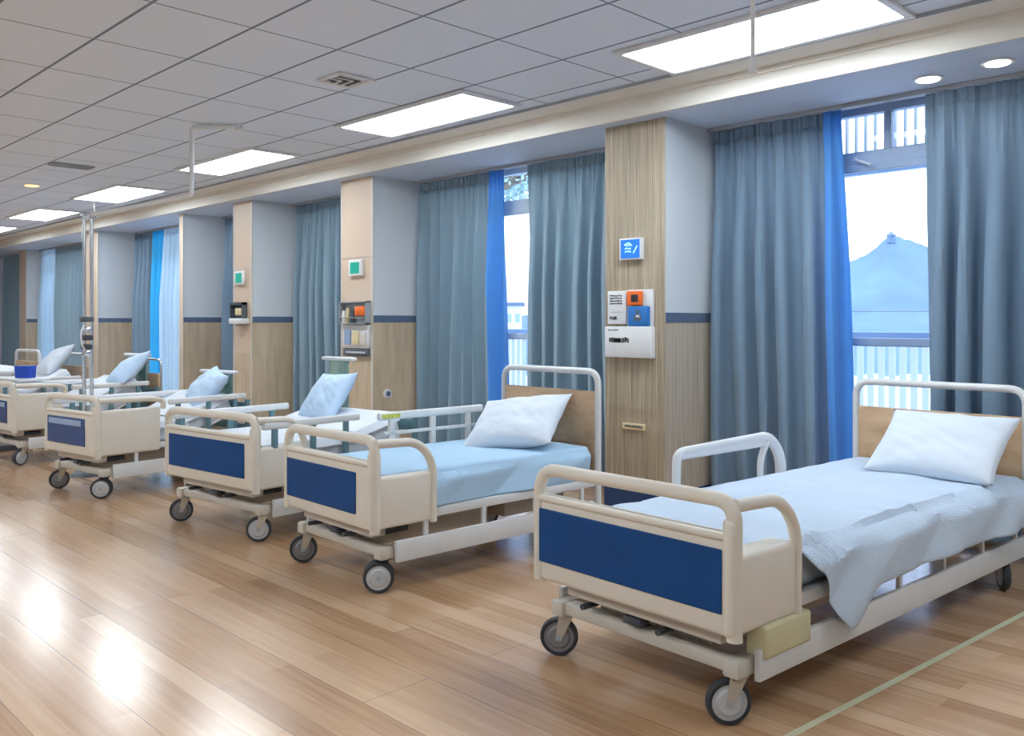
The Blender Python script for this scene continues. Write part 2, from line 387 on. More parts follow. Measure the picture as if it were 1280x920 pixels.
for k, (py, Z, lb) in enumerate(((390,60,'upper thin black cable crossing the mountain view'),(418,60,'lower thin black cable crossing the mountain view'))):
    a, b = at(900,py-2,Z), at(1400,py-4,Z); m_ = (a+b)/2; m_.z -= .15
    tag(MB().sweep([a,m_,b], .03, 8, 6).build('overhead_cable', gunm), lb, 'cable')
def tree():
    c = at(646, 215, 22); e = empty('leafy_tree', (c.x,c.y,-13), 0, 'pale leafy tree outside behind the top of the second window', 'tree')
    TO = Vector((-7.5,-1,0)); b = MB(); b.cyl(TO, TO+Vector((0,0,14)), .28, .16, 10); b.sweep([TO+Vector((0,0,13.5)), TO*.5+Vector((0,0,16.4)), (0,0,18.0)], .11, 1.5, 8)
    for k in range(6):
        a = k*1.05; b.sweep([(0,0,17.9),(math.cos(a)*1,math.sin(a)*1,18.3+k*.1),(math.cos(a)*2,math.sin(a)*2,18.5+k*.15)], .05, .4, 6)
    b.build('trunk', bark, e)
    rnd = random.Random(4); f = bmesh.new()
    for i in range(9000):
        d = Vector((rnd.gauss(0,1),rnd.gauss(0,1),rnd.gauss(0,1))).normalized()*rnd.random()**.4
        p = Vector((d.x*2.9-1.5,d.y*2.9,19.0+d.z*1.5)); s = .07+rnd.random()*.06
        m = Matrix.Rotation(rnd.random()*6.3,3,Vector((rnd.random(),rnd.random(),rnd.random()+.01)).normalized())
        vs = [f.verts.new(p+m@Vector(q)*s) for q in ((-1,0,0),(0,-.5,.1),(1,0,0),(0,.5,.1))]; f.faces.new(vs)
    me = bpy.data.meshes.new('foliage'); f.to_mesh(me); f.free(); me.materials.append(leafm)
    o = bpy.data.objects.new('foliage', me); C.objects.link(o); o.parent = e
tree()
for k, (px0, px1, pt, Z, lb) in enumerate(((600,652,383,150,'low pale distant building with grey roof seen through the second window'),)):
    a, b = at(px0,pt,Z), at(px1,pt,Z); e = empty('distant_building', ((a.x+b.x)/2,(a.y+b.y)/2,-13), R(45), lb, 'building')
    w = (b-a).length; MB().box((0,0,(a.z+13)/2),(w,w,a.z+13)).build('building_walls', wallm, e)
    MB().box((0,0,a.z+13.3),(w+1,w+1,.6)).build('building_roof', band, e)
    q = MB()
    for i in range(5): q.box((-w/2+w*(i+.5)/5,-w/2-.02,a.z+11),(w/9,.1,1.4))
    q.build('windows', frame, e)

# ------------------------------------------------------------------ curtains
def curtain(a, b, label, group, m=curt, m_edge=None, edge_w=.16, edge_side=1, seed=0, folds=None, pull=0, yc=4.10, name='curtain', ztop=None, zbot=.03):
    """hangs from a (near) to b (far); edge_side +1: tinted bright edge at near end"""
    x1, x0 = X(a), X(b); w = x1-x0; zt = (HS-.03) if ztop is None else ztop; rnd = random.Random(seed)
    folds = folds or max(3, round(w/.17)); ph = [rnd.random()*6.28 for _ in range(4)]
    base = yc*H
    e = empty(name, ((x0+x1)/2,base,zbot), 0, label, 'curtain', group); cx = (x0+x1)/2
    def pt(u, z):
        t = (zt-z)/(zt-zbot)                      # 0 top .. 1 bottom
        s = u+.020*math.sin(u*folds*2.1+ph[0])+.012*math.sin(3.1*t+ph[1]+u*5)*min(1,t*3)
        A = .012+.062*min(1,t*2.6)
        q = math.sin(2*math.pi*folds*s+ph[2]+.5*math.sin(2*t+ph[3]))
        q = math.copysign(abs(q)**.75, q)
        fine = (math.sin(2*math.pi*folds*4.3*u+ph[1])+.5*math.sin(2*math.pi*folds*7.1*u))*.011*max(0,1-t*5)
        y = -A*q+fine+.012*math.sin(9*u+4*t+ph[0])
        x = x0+w*u+.014*math.sin(4*math.pi*folds*s+1)*min(1,t*2)
        if pull: x += pull*w*t*(u if pull > 0 else (1-u))
        return (x-cx, y, z-zbot)
    eu = edge_w/w if m_edge else 0
    ua, ub = (0, 1-eu) if edge_side > 0 else (eu, 1)
    nu = int(w/.011); nz = 44; zh = zt-.075
    def build(nm, mm, u0, u1, za, zb, par, nv):
        k = MB(); k.grid(lambda i,j: pt(u0+(u1-u0)*i, za+(zb-za)*j), max(6,int(nu*(u1-u0))), nv)
        o = k.build(nm, mm, par); md = o.modifiers.new('thick','SOLIDIFY'); md.thickness = .0025; return o
    build('curtain_cloth', m, ua, ub, zh, zbot, e, nz)
    build('curtain_heading', m, ua, ub, zt, zh, e, 5)
    tp = MB(); tp.grid(lambda i,j: tuple(Vector(pt(ua+(ub-ua)*i, zh+.012-.024*j))+Vector((0,-.0045,0))), int(nu*(ub-ua)), 1)
    o = tp.build('gather_tape', m, e)
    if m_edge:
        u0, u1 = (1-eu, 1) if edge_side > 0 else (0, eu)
        build('curtain_bright_edge', m_edge, u0, u1, zt, zbot, e, nz)['label'] = 'bright blue edge strip, tinted as if backlit'
    return e
G = 'blue curtains along the window wall'
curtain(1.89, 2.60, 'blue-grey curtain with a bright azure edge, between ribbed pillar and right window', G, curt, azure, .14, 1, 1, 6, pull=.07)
curtain(.62, 1.50, 'blue-grey curtain at the right edge of the photo, behind the nearest bed\'s headboard', G, curt, None, 0, 1, 5, 7, pull=-.0)
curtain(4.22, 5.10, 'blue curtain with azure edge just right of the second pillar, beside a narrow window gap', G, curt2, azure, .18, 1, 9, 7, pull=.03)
curtain(3.10, 4.00, 'blue curtain hanging left of the ribbed pillar, behind the second bed\'s headboard', G, curt2, None, 0, 1, 12, 7, pull=-.02)
curtain(5.75, 6.84, 'teal-blue curtain between the second and third pillars', G, curt2, None, 0, 1, 15, 9)
curtain(7.40, 8.18, 'dark blue narrow curtain just left of the third pillar', G, curt, None, 0, 1, 21, 7)
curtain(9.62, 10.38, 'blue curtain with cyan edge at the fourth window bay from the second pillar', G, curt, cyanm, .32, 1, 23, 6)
curtain(8.95, 9.58, 'white sheer curtain glowing beside the cyan curtain', G, sheerm, None, 0, 1, 25, 6)
curtain(12.1, 13.1, 'blue curtain seen just left of the chrome post', G, curt2, None, 0, 1, 27, 8)
curtain(13.15, 13.8, 'pale sheer curtain near the far end beyond the chrome post', G, sheerm, None, 0, 1, 28, 6)
curtain(14.3, 15.6, 'farthest blue curtain at the left edge of the photo', G, curt2, None, 0, 1, 31, 9)
for a, b, lb in ((.55,2.62,'curtain track above the right window'),(3.05,5.13,'curtain track above the second window'),(5.56,6.87,'curtain track between the second and third pillars'),
                 (7.25,8.2,'short curtain track left of the third pillar'),(8.35,10.4,'curtain track above the cyan curtain'),(10.9,13.85,'curtain track left of the chrome post'),(14.25,16.1,'farthest curtain track')):
    k = MB(); k.span((X(b),4.085*H,HS-.028), (X(a),4.135*H,HS-.001), .004, 1)
    tag(k.build('curtain_track', greyb), 'grey '+lb, 'curtain track', 'curtain tracks under the soffit')

# ------------------------------------------------------------------ ceiling fittings
for k, (a, b, y0, y1, lb) in enumerate(((1.27,2.36,2.93,3.38,'largest and nearest flat ceiling light panel, cut by the top edge of the photo'),
        (3.25,4.38,2.87,3.30,'second nearest rectangular ceiling light panel, just below the square air vent'),
        (5.30,6.45,2.83,3.22,'third ceiling light panel, behind the hanging rail'),
        (7.50,8.62,2.80,3.26,'fourth ceiling light panel, beyond the small warm downlight'),
        (9.6,10.7,2.82,3.26,'fifth ceiling light panel, near the left edge of the photo'),
        (11.7,12.8,2.82,3.26,'farthest ceiling light panel in the row'),
        (-.85,.25,2.93,3.38,'added ceiling light panel, unseen to the right'))+tuple((1.27+2.04*i_,2.38+2.04*i_,-.40,.05,'added ceiling light panel, unseen over the front half of the ward') for i_ in range(-1,6))):  # unseen panels added to light the room from the right and front
    cx, cy = (X(a)+X(b))/2, (y0+y1)/2*H; w, d = (b-a)*H/2, (y1-y0)*H/2
    e = empty('ceiling_light', (cx,cy,HC), 0, lb, 'ceiling light', 'rectangular ceiling light panels')
    f = MB(); t = .045
    f.span((-w,-d,-.022),(w,-d+t,-.001),.004,1).span((-w,d-t,-.022),(w,d,-.001),.004,1).span((-w,-d+t,-.022),(-w+t,d-t,-.001),.004,1).span((w-t,-d+t,-.022),(w,d-t,-.001),.004,1)
    f.build('light_frame', white, e); MB().span((-w+t,-d+t,-.016),(w-t,d-t,-.004)).build('diffuser', liplight, e)
# square supply vent with corner deflectors
e = empty('air_vent', (X(3.51),2.37*H,HC), 0, 'square black and white air vent in the ceiling tiles', 'air vent')
s = .125
MB().span((-s,-s,-.006),(s,s,-.001)).build('vent_backing', blackm, e)
f = MB()
for sx, sy, dx, dy in ((0,1,s,.012),(0,-1,s,.012),(1,0,.012,s),(-1,0,.012,s)): f.box((sx*s,sy*s,-.009),(2*dx+.012,2*dy+.012,.014),.003,1)
f.build('vent_frame', white, e)
for k in range(4):
    q = -s+.05+k*.055; f = MB(); f.box(((q-s)/2+.01,q,-.012),(q+s-.02,.012,.008)); f.box((q,(q-s)/2+.007,-.012),(.012,q+s-.014,.008)); f.build('vent_blade', white, e)
e = empty('air_vent', (X(6.84),2.24*H,HC), 0, 'long narrow grey slotted air vent in the ceiling at left', 'air vent')
MB().span((-.09,-.19,-.006),(.09,.19,-.001)).build('vent_backing', gunm, e)
for k in range(6): MB().box((-.075+k*.03,0,-.012),(.010,.36,.01),.002,1).build('vent_blade', greyb, e)
f = MB(); f.box((0,.19,-.01),(.19,.014,.014)).box((0,-.19,-.01),(.19,.014,.014)).box((-.095,0,-.01),(.012,.39,.014)).box((.095,0,-.01),(.012,.39,.014)); f.build('vent_frame', greyb, e)
def downlight(x, y, z, r, m, lb, ring, par=None):
    e = empty('downlight', (x,y,z), 0, lb, 'downlight')
    k = MB()
    k.cyl((0,0,-.012),(0,0,-.001),r,r*.97,32); k.build('downlight_ring', ring, e)
    MB().cyl((0,0,-.017),(0,0,-.0125),r*.72,r*.76,28).build('downlight_lens', m, e)
downlight(X(8.05),2.325*H,HC,.10,warml,'small warm amber downlight in the tiled ceiling', chrome)
downlight(X(1.42),3.91*H,HS,.085,spotl,'round soffit downlight above the window, left of two', white)
downlight(X(1.135),3.86*H,HS,.085,spotl,'round soffit downlight near the right edge, right of two', white)
# hanging rod in front of the first panel
p = at(941,92,2.8)
e = empty('hanging_rod', (p.x,p.y,HC), 0, 'thin white rod with knob hanging from the ceiling before the nearest light panel', 'hanging rod')
L = HC-p.z
MB().cyl((0,0,-.012),(0,0,-.001),.035,.03).build('ceiling_plate', white, e)
MB().cyl((0,0,-L+.03),(0,0,-.012),.007,n=12).build('rod', white, e)
MB().cyl((0,0,-L),(0,0,-L+.045),.016,.009,14).build('knob', white, e)
# rail hung from the ceiling and its chrome post
e = empty('ceiling_hung_rail', (X(4.93),2.27*H,HC), 0, 'white pipe rail dropping from the ceiling and running left to a chrome post', 'rail')
dx, dy, zr = X(6.05)-X(4.93), (2.083-2.27)*H, 1.735*H-HC
zr2 = 1.70*H-HC
MB().sweep([(.30,.26,-.03),(0,0,-.03),(0,0,zr),(dx,dy,zr2)], .019, .04, 12).build('pipe', white, e)
MB().cyl((.30,.26,-.05),(.30,.26,-.001),.03).build('end_cap', chrome, e)
MB().cyl((dx*.93,dy*.93,zr2+.005),(dx*.93,dy*.93,zr2+.10),.008,n=10).build('hanger', chrome, e)
e = empty('chrome_post', (X(6.05),2.083*H,0), 0, 'tall double chrome post with clamps below the end of the ceiling rail', 'post')
for o_ in (-.035,.035): MB().cyl((o_*.7,o_*.7,.03),(o_*.7,o_*.7,1.70*H-.03),.016,n=16).build('pole', chrome, e)
MB().box((0,0,1.70*H-.0),(.13,.13,.05),.008).build('top_bracket', chrome, e)
MB().cyl((0,0,0),(0,0,.03),.15,.13).build('base', gunm, e)
for z_, s_, m_ in ((1.02,.10,gunm),(.95,.075,chrome),(.90,.09,darkm),(.80,.07,chrome),(.84,.085,darkm)):
    MB().box((0,-.01,z_*H),(s_,s_,.05),.012).build('clamp', m_, e)
MB().sweep([(.05,-.05,.98*H),(.11,-.1,.94*H),(.1,-.09,.86*H),(.04,-.04,.82*H)], .008, .04, 8).build('tube', white, e)

# ------------------------------------------------------------------ devices on pillars
def marks(b, x0, x1, z0, z1, rows, y, seed, hgt=.5):
    rnd = random.Random(seed); dz = (z1-z0)/rows
    for r_ in range(rows):
        x = x0; z = z1-dz*(r_+.5)
        while x < x1-.004:
            w_ = rnd.uniform(.003,.011); w_ = min(w_, x1-x); b.box((x+w_/2,y,z+rnd.uniform(-.1,.1)*dz),(w_,.001,dz*hgt*rnd.uniform(.7,1))); x += w_+rnd.uniform(.0015,.004)
f1 = YP-.0045
def onp(px, py, yf=YP):                     # point on a pillar's front plane under pixel
    u = (px-640)/1100; Z = yf/(.7037+.7104*u); return at(px,py,Z)
def dev(name, px0, py0, px1, py1, label, cat, yf=None, depth=.03, group=None):
    a, b = onp(px0,(py0+py1)/2), onp(px1,(py0+py1)/2); c = (a+b)/2
    Zc = YP/(.7037+.7104*((px0+px1)/2-640)/1100)
    e = empty(name, (c.x, f1, c.z), 0, label, cat, group); return e, abs(b.x-a.x)/2, (py1-py0)/1100*Zc/2
e, w, h = dev('wall_display', 778,298,806,325,'small square blue wall display high on the ribbed pillar','wall display')
MB().span((-w,-.035,-h),(w,0,h),.006).build('display_case', white, e)
MB().span((-w*.84,-.037,-h*.86),(w*.84,-.0352,h*.86)).build('screen', screenb, e)
k = MB(); marks(k,-w*.45,w*.1,-h*.4,h*.5,3,-.0378,3,.45); k.sweep([(w*.3,-.0378,-h*.4),(w*.5,-.0378,-h*.05),(w*.62,-.0378,h*.25)],.004,.01,6); k.sweep([(-w*.5,-.0378,h*.4),(-w*.1,-.0378,h*.6),(w*.15,-.0378,h*.3)],.0035,.03,6); k.build('screen_marks', screenc, e)
e, w, h = dev('notice_card', 763,364,786,405,'white upright notice card with dark text on the ribbed pillar','notice')
MB().span((-w,-.03,-h),(w,0,h),.005).build('card', paper, e)
k = MB(); marks(k,-w*.75,w*.6,h*.15,h*.8,4,-.0306,5,.6); marks(k,-w*.75,w*.1,-h*.8,-h*.5,1,-.0306,6,.7); k.box((0,-.0306,-h*.28),(w*1.4,.001,.002)); k.build('printed_text', blackm, e)
e, w, h = dev('mounting_board', 786,362,818,411,'clear white backing board behind the orange and blue units','board')
MB().span((-w,-.012,-h),(w,0,h),.003).build('board', white, e)
e, w, h = dev('orange_alarm_unit', 788,364,806,382,'small orange unit with black symbol on the ribbed pillar','wall unit'); e.location.y -= .0125
MB().span((-w,-.03,-h),(w,0,h),.008).build('unit_case', orange, e); MB().span((-w*.35,-.032,-h*.5),(w*.6,-.0302,h*.5)).build('symbol', blackm, e)
e, w, h = dev('blue_wall_unit', 790,383,815,408,'blue square unit with dark pictogram below the orange unit','wall unit'); e.location.y -= .0125
MB().span((-w,-.035,-h),(w,0,h),.008).build('unit_case', bluel, e)
k = MB(); k.span((-w*.35,-.037,-h*.45),(w*.35,-.0352,h*.2)); k.cyl((0,-.037,h*.45),(0,-.0352,h*.45),w*.18,n=12); k.build('symbol', gunm, e)
k = MB(); k.span((-w*.15,-.0385,-h*.1),(w*.2,-.0372,h*.12)); k.build('light_mark', paper, e)
e, w, h = dev('wall_dispenser_box', 761.5,408,820,447,'wide white box with black lettering under the notice card on the ribbed pillar','wall box')
MB().span((-w,-.05,-h),(w,0,h),.006).build('box_case', white, e)
k = MB(); marks(k,-w*.85,-w*.4,h*.68,h*.85,1,-.0506,8,.6); k.build('small_text', gunm, e)
k = MB(); marks(k,-w*.8,w*.05,-h*.05,h*.3,1,-.0506,9,1.0); k.box((-w*.45,-.0506,h*.1),(w*.3,.001,h*.26)); k.build('black_lettering', blackm, e)
e, w, h = dev('small_plaque', 780,529,808,537,'small cream plaque with faint lettering low on the ribbed pillar','plaque')
MB().span((-w,-.012,-h),(w,0,h),.002).build('plate', yellowp, e); k = MB(); marks(k,-w*.8,w*.8,-h*.5,h*.5,1,-.0126,11,.8); k.build('lettering', gunm, e)
# second pillar
f1 = YP-.0005
GR = 'square green wall displays'
e, w, h = dev('wall_display', 439,325,455,345,'green square wall display on the second pillar','wall display',group=GR)
MB().span((-w,-.035,-h),(w,0,h),.006).build('display_case', white, e); MB().span((-w*.7,-.037,-h*.7),(w*.7,-.0352,h*.7)).build('screen', screeng, e)
e, w, h = dev('equipment_shelf', 431,377,464,405,'open chrome shelf box with orange item on the second pillar','wall shelf')
k = MB(); k.span((-w,-.07,-h),(w,0,-h+.01)).span((-w,-.07,h-.012),(w,0,h)).span((-w,-.07,-h),(-w+.008,0,h)).span((w-.008,-.07,-h),(w,0,h)).span((-w,-.004,-h),(w,0,h)); k.build('shelf_case', greyb, e)
k = MB(); k.sweep([(-w,-.075,-h*.45),(w,-.075,-h*.45)],.006,0,8); k.build('front_rail', chrome, e)
tag(MB().box((e.location.x+w*.5,f1-.045,e.location.z+h*.15),(w*.75,.04,h*.85),.012).build('orange_box', orange),'orange box in the chrome shelf on the second pillar','box')
for q in range(3):
    tag(MB().cyl((e.location.x-w*(.78-.3*q),f1-.04,e.location.z-h+.011),(e.location.x-w*(.78-.3*q),f1-.04,e.location.z+h*(.2+.25*(q%2))),w*.12,w*.09,14).build('medical_bottle', [white,yellowp,gunm][q]), ['white','cream','dark'][q]+' bottle standing in the chrome shelf on the second pillar','bottle')
e, w, h = dev('leaflet_rack', 431,406,463,435,'white leaflet rack below the chrome shelf on the second pillar','leaflet rack')
k = MB(); k.span((-w,-.03,-h),(w,0,h),.004); k.build('rack_back', paper, e)
for q, (a_, b_, m_) in enumerate(((-.75,-.3,frame),(-.15,.35,yellowp),(.45,.85,trimw))): MB().span((w*a_,-.045,-h*.7),(w*b_,-.031,h*(.6-.15*q)),.002,1).build('leaflet', m_, e)
e, w, h = dev('dark_sign', 432,436,463,445,'dark sign strip with pale lettering under the leaflet rack','sign')
MB().span((-w,-.03,-h),(w,0,h),.004).build('sign_plate', gunm, e); k = MB(); marks(k,-w*.8,w*.8,-h*.3,h*.4,1,-.0306,14,.8); k.build('lettering', paper, e)
# third pillar
e, w, h = dev('wall_display', 296,339,307,356,'green square wall display on the third pillar','wall display',group=GR)
MB().span((-w,-.035,-h),(w,0,h),.006).build('display_case', white, e); MB().span((-w*.7,-.037,-h*.7),(w*.7,-.0352,h*.7)).build('screen', screeng, e)
e, w, h = dev('equipment_shelf', 294,378,309,398,'small dark shelf box with yellow item on the third pillar','wall shelf')
k = MB(); k.span((-w,-.07,-h),(w,0,-h+.01)).span((-w,-.07,h-.03),(w,0,h)).span((-w,-.07,-h),(-w+.008,0,h)).span((w-.008,-.07,-h),(w,0,h)).span((-w,-.004,-h),(w,0,h)); k.build('shelf_case', gunm, e)
tag(MB().box((e.location.x+w*.2,f1-.04,e.location.z-h*.2),(w,.04,h*.9),.01).build('yellow_box', yellowp),'yellow box inside the shelf box on the third pillar','box')
e, w, h = dev('soap_dispenser', 296,398,312,405,'white dispenser jutting out on the third pillar','dispenser')
MB().span((-w,-.11,-h),(w,0,h),.012).build('dispenser_body', white, e); MB().cyl((0,-.09,-h-.03),(0,-.09,-h+.002),.012,n=12).build('nozzle', greyb, e)
# round sockets on side faces
def side_dev(px, py, a):
    u = (px-640)/1100; Z = a*H/(.7104-.7037*u); return at(px,py,Z)
c = side_dev(484,492,5.14)
e = empty('wall_socket', (X(5.14)+.0005,c.y,c.z), 0, 'round white socket with dark centre low on the second pillar\'s side', 'socket')
MB().cyl((0,0,0),(.018,0,0),.052,.045,28).build('socket_plate', white, e); MB().cyl((.0181,0,0),(.026,0,0),.026,n=20).build('socket_centre', band, e)

# cream tape on the floor
k = MB(); a, b = Vector((X(1.065),1.7*H,0)), Vector((X(.875),3.75*H,0)); d = (b-a).normalized(); s = Vector((d.y,-d.x,0))*.013
vs = [k.bm.verts.new(p+Vector((0,0,z))) for z in (.0,.0015) for p in (a-s,a+s,b+s,b-s)]
for q in ((3,2,1,0),(4,5,6,7),(0,1,5,4),(1,2,6,5),(2,3,7,6),(3,0,4,7)): k.bm.faces.new([vs[i] for i in q])
tag(k.build('floor_tape', linem), 'thin cream line on the wood floor beside the nearest bed', 'floor line')

# ------------------------------------------------------------------ beds
def caster(parent, x, y, ang, r, top, m_hub, double=False):
    """caster with wheel of radius r; ang = heading; top = height of the stem top"""
    e = bpy.data.objects.new('caster', None); C.objects.link(e); e.parent = parent; e.location = (x,y,0); e.rotation_euler = (0,0,ang); e.empty_display_size = .05
    wx = (-.022,.022) if double else (0,)
    for k_ in wx:
        w = .016 if double else .019
        t = MB()                                        # tyre: rounded ring
        ring = []; prof = [(r*.78,-w),(r*.93,-w),(r*.99,-w*.55),(r,0),(r*.99,w*.55),(r*.93,w),(r*.78,w)]
        n = 36; rg = [[t.bm.verts.new((k_+px,-.03+pr*math.cos(2*math.pi*i/n),r+pr*math.sin(2*math.pi*i/n))) for pr,px in prof] for i in range(n)]
        for i in range(n):
            for j in range(len(prof)): t.bm.faces.new((rg[i][j],rg[(i+1)%n][j],rg[(i+1)%n][(j+1)%len(prof)],rg[i][(j+1)%len(prof)]))
        t.build('tyre', rubber, e)
        t = MB(); t.cyl((k_-w*.85,-.03,r),(k_+w*.85,-.03,r),r*.79,n=36)
        for s_ in (-1,1): t.cyl((k_+s_*w*.8,-.03,r),(k_+s_*(w+.006),-.03,r),r*.62,r*.5,28)
        t.build('wheel_disc', m_hub, e)
        for s_ in (-1,1): MB().cyl((k_+s_*(w+.004),-.03,r),(k_+s_*(w+.012),-.03,r),r*.16,n=14).build('axle_cap', greyb, e)
    f = MB(); hw = .03 if not double else .004
    if double: f.box((0,-.012,r*1.35),(.014,.07,r*1.5),.005)
    else:
        for s_ in (-1,1): f.prism([(-.045,r*.85),(-.02,r*.85),(.03,r*2.15),(-.03,r*2.15)],0,s_*.026-.003,s_*.026+.003)
    f.box((0,.0,r*2.2),(.062,.07,.014),.004); f.build('fork', creamd if not double else darkm, e)
    MB().cyl((0,0,r*2.2),(0,0,top),.018,n=16).build('stem', darkm, e)

def make_bed(P, label):
    """P: centre along row, foot distance, width, length, turn and options. local: y 0 at the foot, +x = near side"""
    cx, yf, w, L, th = P['c'], P['y'], P['w']*H, P['L']*H, R(P['t'])
    e = empty('hospital_bed', (X(cx), yf*H, 0), th, label, 'hospital bed', 'hospital beds in the row'); hw = w/2
    zt, zp, zb = .565*H, .492*H, .24*H; fm = P.get('m', cream); r = .026; wrap = P.get('wrap', .29)*H
    # footboard: shell panel, posts and top rail
    b = MB(); b.span((-hw+.02,.004,zb),(hw-.01,.048,zp),.018,3)
    b.span((-hw+.015,-.006,zp-.028),(hw-.02,.056,zp),.012,3)
    b.span((hw-.036,-.006,zb),(hw+.020,.060,zt-.05),.022,4)
    b.build('footboard_panel', fm, e)
    b = MB(); b.sweep([(-hw,.026,zb-.005),(-hw,.026,zt),(hw,.026,zt+.006),(hw,.026,zb-.01)], r, [.10,.075], 14, up=None, ry=r*1.05)
    b.build('foot_rail', fm, e)
    zc, zd = P.get('blue', (.452,.295)); i0, i1 = P.get('bx', (.045,.045))
    b = MB(); b.span((-hw+i0,-.004,zd*H),(hw-i1,.006,zc*H),.004,1); b.build('blue_insert', P.get('bm', bluep), e)
    if P.get('bm'):
        b = MB(); b.span((-hw+i0+.03,-.0065,(zc-.045)*H),(hw-i1-.05,-.0042,(zc-.012)*H)); b.build('label_window', frame, e)
    # side wing wrapping round the near corner
    zs = P.get('ws', .435)*H; b = MB()
    b.span((hw-.030,.03,zb+.005),(hw+.014,wrap,zs),.02,3); b.span((hw-.10,.05,zs-.03),(hw+.012,wrap-.01,zs-.004),.012,2)
    b.build('side_wing', fm, e)
    b = MB(); b.sweep([(hw,.03,zt-.01),(hw,wrap*.75,zt-.02),(hw+.004,wrap,zt-.13),(hw+.004,wrap,zb+.0)] if not P.get('lowarch') else [(hw,.03,zt-.01),(hw,wrap*.9,zt-.02),(hw,wrap+.03,zt-.045),(hw,wrap+.02,zs-.02)], r*.88, [.14,.18], 14, nf=9)
    b.build('side_arch', fm, e)
    # chassis
    zk = .145*H
    for y_ in (.09, L-.22):
        b = MB(); b.span((-hw+.03,y_,zk-.022),(hw-.04,y_+.075,zk+.03),.012)
        for s_ in (-1,1): b.span((s_*(hw-.05)-.035,y_-.02,zk-.03),(s_*(hw-.05)+.035,y_+.10,zk+.035),.012)
        b.build('cross_beam', P.get('cm', beige), e)
    for s_ in (-1,1):
        b = MB()
        b.span((s_*(hw+.004)-.012,.15,.112*H),(s_*(hw+.004)+.012,L-.05,.192*H),.006)
        b.span((s_*(hw-.01)-.015,.16,.255*H),(s_*(hw-.01)+.015,L-.03,.292*H),.008)
        n = max(3, round(L/.5))
        for i in range(n+1):
            yy = .35+(L-.5)*i/n; b.span((s_*(hw-.004)-.008,yy-.014,.18*H),(s_*(hw-.004)+.008,yy+.014,.262*H))
        b.build('side_frame', P.get('cm2', steelw), e)
    b = MB(); b.span((-hw+.03,.06,.262*H),(hw-.03,L-.03,.285*H),.004); b.build('platform', beige, e)
    MB().span((-hw*.55,.16,.150*H),(hw*.6,L*.55,.235*H),.01).build('lift_housing', creamd, e)
    MB().span((-hw*.7,L*.6,.17*H),(hw*.7,L*.9,.235*H),.01).build('motor_housing', creamd, e)
    MB().span((-hw*.1,.055,.178*H),(hw*.08,.118,.20*H),.004).build('lock_plate', darkm, e)
    for x_ in (-.5,.3): MB().cyl((x_*hw,.03,.19*H),(x_*hw,.12,.19*H),.012).build('crank_socket', darkm, e)
    MB().cyl((hw*.75,.10,.215*H),(hw*.75,.3,.215*H),.02).build('brake_cylinder', darkm, e)
    b = MB(); b.span((-hw*.72,.05,.205*H),(hw*.85,.14,.245*H),.01); b.build('foot_bracket', beige, e)
    if P.get('box'):
        b = MB(); b.span((hw-.055,.17,.165*H),(hw+.028,.47,.248*H),.012,3); b.build('end_cap_box', mat('aged_cream_plastic', (.62,.58,.36), .4, var=.06), e)
        b = MB(); b.span((hw-.05,.29,.249*H),(hw+.01,.40,.256*H),.003); b.build('latch', darkm, e)
    for (x_, y_, a_, m_) in ((hw-.06,.125,P['wa'][0],hub),(-hw+.055,.125,P['wa'][1],hubd),(hw-.06,L-.18,.6,hub),(-hw+.055,L-.18,-.4,hub)):
        caster(e, x_, y_, R(a_) if abs(a_) > 1 else a_, .0575*H, zk-.01, m_, double=P.get('dbl', False) and m_ is hub)
    # mattress
    mt, mb = P.get('mt', .40)*H, .288*H; ra = R(P.get('raise', 0)); mw = P.get('mw', .045); yh = L-.05-P.get('rl', .62); b = MB()
    if ra:
        b.span((-hw+mw,.07,mb),(hw-mw,yh,mt),.03,3)
        rl = P.get('rl', .62); M = Matrix.Translation((0,yh-.02,mb+.02)) @ Matrix.Rotation(ra,4,'X'); k = MB()
        k.span((-hw+mw,0,0),(hw-mw,rl-.02,mt-mb),.03,3); bmesh.ops.transform(k.bm, verts=k.bm.verts[:], matrix=M)
        k.build('backrest_mattress', mattm, e)
        k = MB(); k.span((-hw+.06,.02,-.022),(hw-.06,rl-.04,-.001)); bmesh.ops.transform(k.bm, verts=k.bm.verts[:], matrix=M); k.build('backrest_frame', steelw, e)
    else: b.span((-hw+mw,.07,mb),(hw-mw,L-.055,mt),.03,3)
    b.build('mattress', mattm, e)
    # headboard
    hb = P.get('hb', 'wood'); zh = P.get('zh', .745)*H; hx = hw-P.get('hin', .0)
    if hb == 'wood':
        b = MB(); b.sweep([(-hx,L,.115*H),(-hx,L,zh),(hx,L,zh),(hx,L,.115*H)], .021, .09, 14); b.build('head_rail', steelw, e)
        b = MB(); b.span((-hx+.015,L-.014,.30*H),(hx-.015,L+.014,P.get('zw',.64)*H),.008); b.build('headboard', oakh, e)
    else:
        b = MB(); ga, gb = P.get('gx', (-.8,.55)); b.span((hx*ga,L-.03,zh-.03),(hx*gb,L+.03,zh),.012,3); b.build('head_grip', white, e)
        b = MB(); b.span((hx*(ga+.15),L-.008,.32*H),(hx*(gb-.15),L+.008,zh-.03),.004); b.build('head_screen', acryl, e)
        b = MB(); b.span((-hx,L-.02,.115*H),(-hx+.03,L+.02,.5*H),.006); b.span((-hx,L-.015,.30*H),(hx,L+.015,.34*H),.008); b.span((hx-.03,L-.02,.115*H),(hx,L+.02,.5*H),.006); b.span((-hx,L-.015,.42*H),(hx,L+.015,.48*H),.008); b.build('head_frame', greyteal, e)
